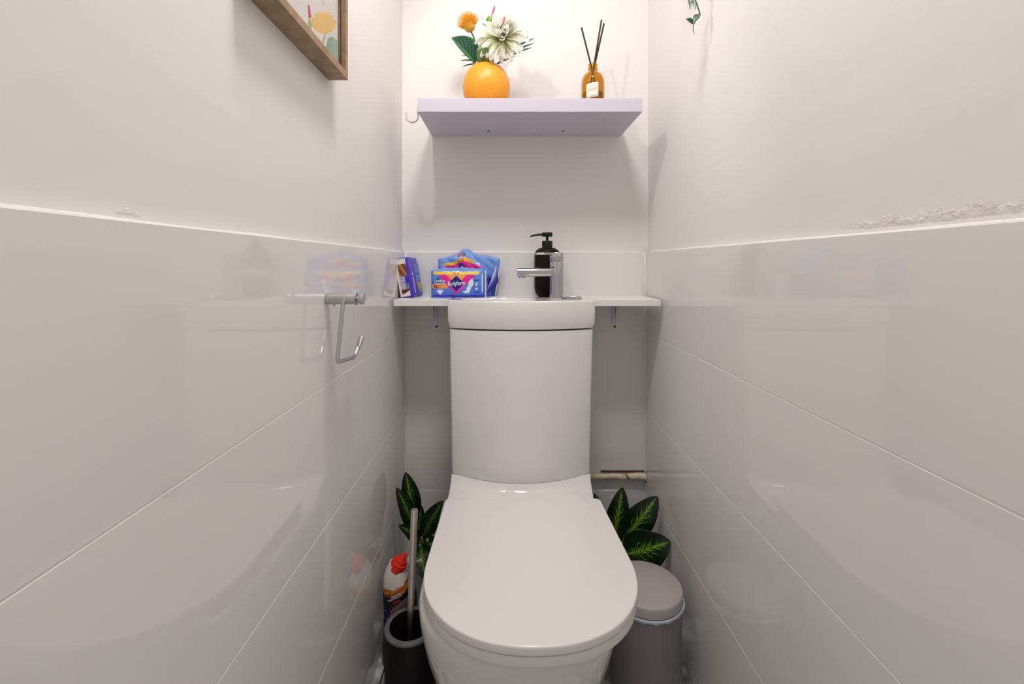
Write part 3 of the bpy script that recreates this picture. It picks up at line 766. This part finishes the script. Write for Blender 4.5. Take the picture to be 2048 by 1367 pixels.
# big dark leaf on the left
def dleaf(t, s):
    st = math.sin((t*1.0-abs(s)*.55)*42); base = lerpc(srgb(18, 62, 44), srgb(40, 92, 70), .5+.5*st)
    if abs(s) < .06: return srgb(70, 130, 60)
    if s > .9: return srgb(50, 120, 60)
    return base
ll = thing('hosta_leaf', 'large dark green ribbed leaf, leftmost in the orange vase', 'leaf', NK)
add_leaf('leaf_blade', ll, 'greenleaf', P(950, 126, 1.318), P(903, 76, 1.295), .043, (.25, -.9, -.3), dleaf, bend=.04, fold=.10, srange=(-.13, 1), shape=lambda t: math.sin(math.pi*(t*.93+.06)**.9)**.75, wav=.0006)
MB().tube(bez(NK+Vector((0, 0, -.03)), NK+Vector((-.004, -.005, -.01)), P(954, 120, 1.318)), .002, 8).build('stalk', 'stem', ll)
def mid(t, s): return lerpc(srgb(70, 104, 44), srgb(104, 134, 66), t) if abs(s) > .08 else srgb(120, 150, 80)
l2 = thing('folded_leaf', 'mid green folded leaf rising over the vase rim', 'leaf', NK)
add_leaf('leaf_blade', l2, 'greenleaf', P(958, 127, 1.30), P(975, 95, 1.27), .0225, (.1, -1, .1), mid, bend=.05, fold=-.3)
MB().tube(bez(NK+Vector((0, 0, -.03)), NK+Vector((0, -.012, -.006)), P(958, 126, 1.30)), .0018, 8).build('stalk', 'stem', l2)
l3 = thing('variegated_leaf', 'pale edged green leaf low on right side of the vase mouth', 'leaf', NK)
def varg(t, s): return lerpc(srgb(60, 112, 40), srgb(150, 176, 90), .5+.5*math.sin(t*18+abs(s)*7)) if abs(s) < .62 else srgb(206, 210, 168)
add_leaf('leaf_blade', l3, 'greenleaf', P(978, 125, 1.30), P(1022, 100, 1.275), .0145, (.1, -.7, .7), varg, bend=.12, fold=.2)
MB().tube(bez(NK+Vector((0, 0, -.03)), NK+Vector((.006, -.01, -.006)), P(979, 124, 1.30)), .0018, 8).build('stalk', 'stem', l3)
l4 = thing('small_leaf', 'small light green leaf between orange bloom and white bloom', 'leaf', NK)
def light(t, s): return lerpc(srgb(90, 148, 40), srgb(130, 180, 70), t)
add_leaf('leaf_blade', l4, 'greenleaf', P(972, 52, 1.32), P(980, 30, 1.315), .0075, (.5, -1, .1), light, fold=.2)
add_leaf('bract', l4, 'greenleaf', P(974, 54, 1.32), P(962, 37, 1.318), .0055, (-.2, -1, .1), lambda t, s: lerpc(srgb(206, 110, 96), srgb(140, 160, 70), t*1.4), fold=.2)
MB().tube(bez(NK+Vector((0, 0, -.03)), NK+Vector((0, 0, .04)), P(973, 53, 1.32)), .0015, 8).build('stalk', 'stem', l4)
for i, (a_, b_, lb) in enumerate(((P(984, 30, 1.325), P(990, 12, 1.325), 'thin red bud sticking up at the top of the bouquet'), (P(1007, 46, 1.24), P(1009, 34, 1.24), 'short red bud tip showing among the white petals'))):
    b = thing('red_bud', lb, 'flower', NK, 'red buds in the vase')
    MB().tube([a_, a_.lerp(b_, .25), a_.lerp(b_, .7), b_], [.0012, .0024, .0026, .0012], 10).build('bud', 'red', b)
    MB().tube(bez(NK+Vector((.002*i, 0, -.03)), NK+Vector((.0, .01-.02*i, .05)), a_), .0013, 8).build('stem', 'stem', b)
def frond(lb, root, tipv, leaflets):
    t = thing('palm_frond', lb, 'leaf', NK, 'palm fronds in the vase')
    MB().tube(bez(NK+Vector((0, .004, -.03)), NK+Vector((0, .012, .0)), root, 8)+bez(root, root.lerp(tipv, .5), tipv, 6)[1:], .0012, 8).build('stalk', 'palm', t)
    for (s0, e0, wd) in leaflets:
        m = MB(); rows = []
        n = 8; ax_ = (e0-s0); sd = ax_.cross(Vector((0, -1, 0))).normalized()
        for i in range(n+1):
            q = i/n; w_ = wd*math.sin(math.pi*(q*.9+.08)); p = s0+ax_*q+Vector((0, 0, .003*math.sin(math.pi*q)))
            rows.append([p-sd*w_, p+Vector((0, .0008, 0)), p+sd*w_])
        m.grid(rows); m.build('leaflet', 'palm', t, thick=.0005)
r0 = P(1030, 112, 1.335)
frond('dark palm frond fanning out right of the white bloom', P(1012, 118, 1.33), r0,
      [(P(1020, 112, 1.33), P(1064, 95, 1.33), .0034), (P(1018, 108, 1.33), P(1069, 86, 1.34), .0032), (P(1014, 104, 1.335), P(1070, 76, 1.335), .0032), (P(1012, 98, 1.34), P(1057, 73, 1.34), .0030), (P(1012, 92, 1.34), P(1046, 70, 1.34), .0030), (P(1000, 126, 1.33), P(1030, 112, 1.33), .0026), (P(992, 128, 1.33), P(1020, 118, 1.325), .0028)])
r1 = P(945, 126, 1.345)
frond('dark palm frond with short tips left of the vase mouth', P(955, 126, 1.34), r1,
      [(P(950, 128, 1.335), P(925, 134, 1.33), .0020), (P(952, 123, 1.34), P(920, 121, 1.335), .0019), (P(955, 117, 1.345), P(921, 110, 1.34), .0016)])

# ---------------------------------------------------------------- reed diffuser
qx, qy = .2487, 1.333
rd = thing('reed_diffuser', 'amber glass reed diffuser bottle with cream label on the floating shelf', 'diffuser', (qx, qy, SZ1))
MB().lathe([(0, .0003), (.031, .0003), (.0333, .003), (.0333, .080), (.0322, .091), (.029, .101), (.0235, .109), (.016, .1145), (.0125, .117), (.0122, .120), (.0135, .122), (.0135, .136), (.0128, .138), (.009, .138), (.0088, .118), (.014, .112), (.021, .107), (.0265, .099), (.0296, .090), (.0307, .079), (.0307, .006), (0, .005)], (qx, qy, SZ1), 64).build('bottle', 'amber', rd)
MB().lathe([(0, .0056), (.0303, .0062), (.0303, .052), (0, .052)], (qx, qy, SZ1), 48).build('oil', 'amberliquid', rd)
def onb(a, b, r=.0337): an = a/r; return Vector((qx+r*math.sin(an), qy-r*math.cos(an), SZ1+b))
m = MB(); rows = []
for j in range(5): rows.append([onb(-.0255+.036*.98*i/12*1.0, .028+.0415*j/4+(.006*(i/12)), .0339) for i in range(13)])
m.grid(rows); m.build('label', 'label', rd, thick=.0003)
def lab(a, b): return onb(a-.0075, b+.17*a, .0343)
for z_, n_, wd in ((.0625, 9, .0018), (.0555, 11, .0013), (.0525, 11, .0013), (.0495, 8, .0013), (.0350, 5, .0018)):
    m = MB()                                        # faint lines of print too small to read
    for q in range(n_):
        a0 = (q-(n_-1)/2)*.0024; m.bm.faces.new([m.bm.verts.new(lab(a0+da, z_+dz)) for da, dz in ((-.0008, 0), (.0008, 0), (.0008, wd), (-.0008, wd))])
    m.build('print_line', 'ink', rd, smooth=False, rec=False)
for k, (tp, bt) in enumerate(((P(1163, 55, 1.320), (.006, .002)), (P(1203, 40, 1.337), (-.012, .0)), (P(1208, 47, 1.35), (-.010, -.006)))):
    st = thing('reed_stick', ('dark reed stick leaning left out of the amber bottle', 'dark reed stick leaning right, taller of the crossing pair', 'dark reed stick leaning right, lower of the crossing pair')[k], 'reed stick', (qx, qy, SZ1+.12), 'reed sticks in the amber bottle')
    a_ = Vector((qx+bt[0], qy+bt[1], SZ1+.012)); neck = Vector((qx+(.0-.0045 if k == 0 else .0025+.002*(k-1)), qy+(-.002 if k == 0 else .003*(k-1)), SZ1+.130))
    dirv = (tp-neck).normalized(); q = (neck.z-a_.z)/dirv.z; low = neck-dirv*q
    low.x = max(qx-.026, min(qx+.026, low.x)); low.y = max(qy-.02, min(qy+.02, low.y))
    MB().tube([low, neck, tp], .0025, 10).build('stick', 'stick', st)

# ---------------------------------------------------------------- hanging greenery on right wall
hg = thing('hanging_plant', 'trailing green plant hanging down beside the right wall', 'plant', (.40, 1.0, 1.75))
MB().lathe([(0, 0), (.028, 0), (.035, .06), (.037, .062), (.033, .062), (.031, .05), (0, .05)], (.408, 1.02, 1.72), 32).build('pot', 'whitepot', hg)
st = [(.405, 1.02, 1.775), (.398, .99, 1.775), P(1391, -55, 1.0), P(1391, 0, 1.0), P(1397, 18, 1.0), P(1400, 28, 1.0), P(1398, 35, 1.0), P(1391, 42, 1.0), P(1387, 50, 1.0), P(1386, 58, 1.0), P(1389, 68, 1.0)]
MB().tube(st, [.0013]*6+[.0011, .001, .001, .0008, .0005], 8).build('stem', 'darkstem', hg)
def hleaf(t, s): return lerpc(srgb(46, 84, 64), srgb(84, 124, 100), .5*t+.3*abs(s)) if abs(s) > .12 else srgb(100, 140, 110)
def hleaf2(t, s): return lerpc(srgb(20, 60, 34), srgb(48, 84, 26), t)
for a_, b_, wd, fn in ((P(1399, 28, 1.0), P(1387, 44, .99), .0068, hleaf), (P(1387, 47, .995), P(1372, 38, .985), .0058, hleaf2), (P(1386, 0, .99), P(1379, 19, .985), .0028, hleaf), (P(1378, -12, .99), P(1380, 18, .99), .0020, hleaf), (P(1392, 3, .99), P(1391, 22, .985), .0018, hleaf), (P(1388, 0, .99), P(1387, 14, .985), .0014, hleaf), (P(1391, -30, .99), P(1376, -8, .985), .005, hleaf), (P(1393, -25, 1.0), P(1406, -5, .995), .005, hleaf2)):
    add_leaf('leaf', hg, 'greenleaf', a_, b_, wd, (-.6, -1, .2), fn, fold=.15, NU=14, NV=8)

# ---------------------------------------------------------------- pipe
pp = thing('water_pipe', 'old cream painted pipe along the back wall, right of the toilet', 'pipe', (.34, YB, .322))
zc = EYE-(952-VY)*1.44/F
MB().tube([(.10+.0335*i, 1.4395, zc+.001*math.sin(i*2.1)) for i in range(9)]+[(.385, 1.4395, zc), (.41, 1.4393, zc+.001), (.4345, 1.439, zc-.001)], [.0085]*9+[.009, .0105, .0115], 20).build('pipe', 'pipe', pp)
MB().box((.295, 1.4475, zc+.0085), (.4335, 1.4505, zc+.0145), 0).build('gap_above_pipe', 'gap', pp, smooth=False)
m = MB(); m.loft([[Vector((x, 1.438+ .011*math.cos(a)*(1 if x else 1), zc+(.0155+.004*math.sin(3*a))*math.sin(a))) for a in [2*math.pi*k/20 for k in range(20)]] for x in (.4342, .4352)]); m.build('wall_hole', 'hole', pp)

# ---------------------------------------------------------------- pedal bin
bx, by = .320, 1.068; br = .083
bn = thing('pedal_bin', 'small round grey waste bin right of the toilet', 'bin', (bx, by, 0))
MB().lathe([(0, .0), (.074, .0), (.078, .004), (.0805, .02), (.0815, .222), (.079, .224), (0, .224)], (bx, by, 0), 80).build('bin_body', 'bin', bn)
MB().lathe([(0, .2252), (.081, .2252), (.0830, .227), (.0832, .245), (.082, .2485), (.079, .2505), (.02, .2525), (0, .2527)], (bx, by, 0), 80).build('bin_lid', 'binlid', bn)
m = MB(); rows = []
for k in range(121):
    a = 2*math.pi*k/120; bump_ = .0015*math.sin(a*17)+.001*math.sin(a*41); out = .0035*math.exp(-((a-math.radians(345))/.35)**2)+.0035*math.exp(-((a-math.radians(5))/.25)**2); drop = .004+.0035*math.exp(-((a-6.1)/.4)**2)*4*.6
    rows.append([Vector((bx+rad_*math.cos(a), by+rad_*math.sin(a), z_)) for rad_, z_ in ((.0812, .2245), (.0834+out*.6, .2235-.0005), (.0838+out, .221-bump_*.5), (.0826+out*.6, .220-drop+bump_))])
m.grid(rows); m.build('bin_liner', 'bag', bn, thick=.0006)

# ---------------------------------------------------------------- toilet brush and holder
hx, hy = -.2205, 1.048; hr = .057
hd = thing('brush_holder', 'black speckled stone toilet brush holder left of the toilet', 'brush holder', (hx, hy, 0))
MB().lathe([(0, 0), (.0545, 0), (.057, .003), (.057, .1655), (.056, .1675), (.0555, .168), (.0465, .168), (.0458, .167), (.0455, .02), (0, .018)], (hx, hy, 0), 72).build('holder_cup', 'holder', hd)
MB().lathe([(.0463, .1678), (.0463, .1686), (.0562, .1686), (.0570, .1680), (.0576, .1668), (.0576, .163), (.0569, .163), (.0463, .1678)], (hx, hy, 0), 72, caps=False).build('speckled_rim', 'holderrim', hd)
bs = thing('toilet_brush', 'toilet brush with brushed steel handle standing in black holder', 'toilet brush', (hx, hy, .02))
ht = P(829, 1018, 1.085); hb = Vector((hx-.003, hy+.004, .10))
MB().tube([hb, hb.lerp(ht, .03), hb.lerp(ht, .10), hb.lerp(ht, .22), hb.lerp(ht, .5), hb.lerp(ht, .992), ht], [.003, .0035, .0055, .0075, .0082, .0082, .0074], 28).build('handle', 'brushed', bs)
MB().lathe([(0, 0), (.012, .0), (.026, .01), (.03, .03), (.028, .06), (.015, .078), (0, .085)], (hx-.002, hy+.002, .022), 32).build('brush_head', 'black', bs)

# ---------------------------------------------------------------- cleaner bottle
cx0, cy0 = -.2655, 1.146
cb = thing('cleaner_bottle', 'black and white toilet cleaner bottle with red angled cap', 'cleaner bottle', (cx0, cy0, 0))
def csec(z): # centre x, half width, half depth
    ks = [(0, 0, .039, .024), (.004, 0, .0425, .0265), (.03, 0, .0430, .027), (.09, 0, .0405, .026), (.12, .0, .0405, .026), (.15, 0, .0415, .026), (.172, -.0015, .0415, .0255), (.190, -.0045, .0375, .025), (.205, -.0075, .0330, .0235), (.220, -.0085, .0270, .0215), (.231, -.0080, .0215, .0195), (.238, -.0075, .0185, .0175)]
    for a, b in zip(ks, ks[1:]):
        if a[0] <= z <= b[0]:
            t = (z-a[0])/(b[0]-a[0]); t = t*t*(3-2*t)*.3+t*.7; return [a[i]*(1-t)+b[i]*t for i in (1, 2, 3)]
    return ks[-1][1:]
def bcol(x, z, a):
    edge = .190+9.5*(x+.016)**2+.0015*math.sin(x*260)+.0008*math.sin(x*610)
    if z > edge+.004: return srgb(232, 224, 212)
    if z > edge-.016:
        q = (edge+.004-z)/.02; return lerpc(srgb(150, 66, 18), srgb(226, 138, 40), .5+.5*math.sin(q*9+x*90)) if q < .85 else srgb(90, 36, 14)
    return (.004, .004, .006, 1)
rings = []; cols = []
tl = Matrix.Rotation(math.radians(0), 3, 'Y')
for i in range(91):
    z = .238*i/90; c, hw, hd_ = csec(z); r_ = []; c_ = []
    for k in range(64):
        a = 2*math.pi*k/64; n_ = 2.6; xx = hw*math.copysign(abs(math.cos(a))**(2/n_), math.cos(a)); yy = hd_*math.copysign(abs(math.sin(a))**(2/n_), math.sin(a))
        zz = z-max(0, z-.165)**1.3*xx*66*.30
        r_.append(Vector((cx0+c+xx, cy0+yy, zz))); c_.append(bcol(xx, zz, a))
    rings.append(r_); cols.append(c_)
m = MB(); vs = m.grid(rings, True, cols=cols); m.bm.faces.new(vs[-1]); m.bm.faces.new(list(reversed(vs[0]))); m.build('bottle', 'col', cb)
cdir = Vector((.52, 0, .85)).normalized(); c1 = Vector((cx0-.0065, cy0, .2385))
capp = [c1-cdir*.008, c1-cdir*.0075, c1+cdir*.011, c1+cdir*.0115, c1+cdir*.0118, c1+cdir*.019, c1+cdir*.0195, c1+cdir*.022, c1+cdir*.033, c1+cdir*.0345]
MB().tube(capp, [.0195, .021, .0192, .0182, .0150, .0140, .010, .0088, .0066, .0052], 32).build('cap', 'redcap', cb)
def onbot(a, z):
    c, hw, hd_ = csec(max(0, min(.237, z))); q = max(-.98, min(.98, (a-c)/hw)); yy = hd_*(1-abs(q)**2.6)**(1/2.6)
    return Vector((cx0+a, cy0-yy-.0006, z))
def bt(body, size, x, z, m_, rot_=.0, bold=0, nm='lettering', shear=0):
    cr, sr = math.cos(rot_), math.sin(rot_); text_bm(body, size, lambda a, b: onbot(x+a*cr-b*sr, z+a*sr+b*cr), nm, m_, cb, bold=bold, shear=shear)
bt('REMOVES', .0062, -.006, .1815, 'text_white', .42, .0001)
bt('LIMESCALE IN', .0062, -.0085, .1745, 'text_white', .42, .0001)
bt('1 MIN', .0082, -.0045, .1655, 'text_red', .42, .0003)
m = MB(); rows = []
for i in range(20):                                    # grey swoosh behind the brand name
    q = i/19; x = -.020+.056*q; lo_ = .127+.030*q**.7; hi_ = .142+.047*q**.85
    rows.append([onbot(x, lo_+(hi_-lo_)*k/3)+Vector((0, -.0002, 0)) for k in range(4)])
m.grid(rows); m.build('grey_swoosh', 'swoosh', cb)
bt('HARPIC', .0175, .008, .1560, 'text_red', .45, .0006, 'brand_lettering')
m = MB(); pts = []
for i in range(25):
    a = 2*math.pi*i/24; pts.append([onbot(-.031+rad_*math.cos(a)*.6, .132+rad_*math.sin(a))+Vector((0, -.0002, 0)) for rad_ in (.0085, .0130)])
M['bluemark'] = mat('blue_print', srgb(40, 90, 200), .4); m.grid(pts); m.build('blue_emblem', 'bluemark', cb)

# ---------------------------------------------------------------- leafy pot plants
def dief(t, s):
    a = abs(s); wid = .62*max(0.0, math.sin(math.pi*min(1, t*.98+.03)))**.6
    ob = t-a*.34+.012*math.sin(t*61+s*7)
    k = .5+.5*math.sin(ob*96+1.3*math.sin(t*23)+(1.1 if s > 0 else 0))
    k2 = .5+.5*math.sin(ob*47+2)
    reach = wid*(.35+.65*k2); q = a/(reach+.02)
    feather = max(0, 1-q)**.55*max(0, min(1, (k-(.15+.75*q))*3.2))
    rib = max(0, 1-a/.05)
    dark = lerpc(srgb(4, 16, 8), srgb(16, 56, 24), (.5+.5*math.sin(ob*96*1.5))**2*(1-a*.5))
    return lerpc(dark, srgb(138, 184, 42), max(rib*.85, feather*.9)*(1 if t < .9 else max(0, (1-t)*10)))
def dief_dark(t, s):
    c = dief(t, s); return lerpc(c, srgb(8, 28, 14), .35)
def plant(name, lab, cat, cx, cy, r, h, leaves, stems, group):
    t = thing(name, lab, cat, (cx, cy, 0), group)
    MB().lathe([(0, 0), (r*.74, 0), (r*.77, .004), (r, h-.003), (r, h), (r-.004, h), (r-.006, h-.014), (0, h-.014)], (cx, cy, 0), 56).build('pot', 'whitepot', t)
    MB().lathe([(0, h-.013), (r-.0065, h-.013), (r-.0065, h-.009), (r*.5, h-.006), (0, h-.004)], (cx, cy, 0), 32).build('soil', 'soil', t)
    for (b_, tp, wd, nr, fn, bend, fold) in leaves:
        lf = add_leaf('leaf', t, 'leaf', b_, tp, wd, nr, fn, bend=bend, fold=fold, NU=170, NV=72, shape=lambda q: (math.sin(math.pi*min(1, q*.93+.05)**.85)**.72) if q < .9 else max(.0, (math.sin(math.pi*min(1, .9*.93+.05)**.85)**.72)*((1-q)/.1)**.7), wav=.0008)
        s0 = Vector((cx+(b_.x-cx)*.12, cy+(b_.y-cy)*.12, h-.02)); m = MB(); m.tube(bez(s0, s0.lerp(b_, .5)+Vector((0, 0, .03)), b_), [.0032-.0012*i/14 for i in range(15)], 10); m.build('stalk', 'stem', t)
    return t
GP = 'dark variegated pot plants beside the toilet'
plant('potted_plant', 'variegated plant in white pot at left behind the toilet brush', 'plant', -.2135, 1.318, .070, .150, [
    (P(829, 1035, 1.33), P(811, 944, 1.31), .0270, (.35, -1, .2), dief, .05, .12),
    (P(829, 1060, 1.30), P(793, 975, 1.26), .0230, (.6, -1, .3), dief_dark, .10, .15),
    (P(846, 1072, 1.31), P(886, 1001, 1.28), .0265, (-.3, -1, .2), dief_dark, .06, .10),
    (P(838, 1085, 1.28), P(798, 1050, 1.22), .0200, (.2, -.7, .8), dief_dark, .10, .12),
    (P(842, 1090, 1.27), P(852, 1156, 1.21), .0290, (0, -1, .5), dief_dark, .15, .15),
    (P(850, 1100, 1.30), P(880, 1085, 1.24), .0230, (.1, -.6, .8), dief, .10, .15),
    (P(835, 1075, 1.34), P(842, 1010, 1.36), .0200, (.1, -1, .2), dief_dark, .05, .1)], None, GP)
plant('potted_plant', 'variegated plant in white pot at right behind the grey bin', 'plant', .300, 1.325, .070, .150, [
    (P(1226, 1085, 1.32), P(1245, 974, 1.30), .0330, (-.2, -1, .2), dief, .05, .10),
    (P(1246, 1080, 1.30), P(1315, 992, 1.28), .0390, (-.35, -1, .1), dief, .05, .10),
    (P(1250, 1108, 1.27), P(1341, 1082, 1.22), .0500, (-.1, -.9, .4), dief, .08, .10),
    (P(1210, 1080, 1.34), P(1189, 986, 1.35), .0200, (0, -1, .2), dief_dark, .05, .12),
    (P(1240, 1120, 1.30), P(1290, 1150, 1.22), .0300, (0, -.6, 1), dief, .12, .15)], None, GP)
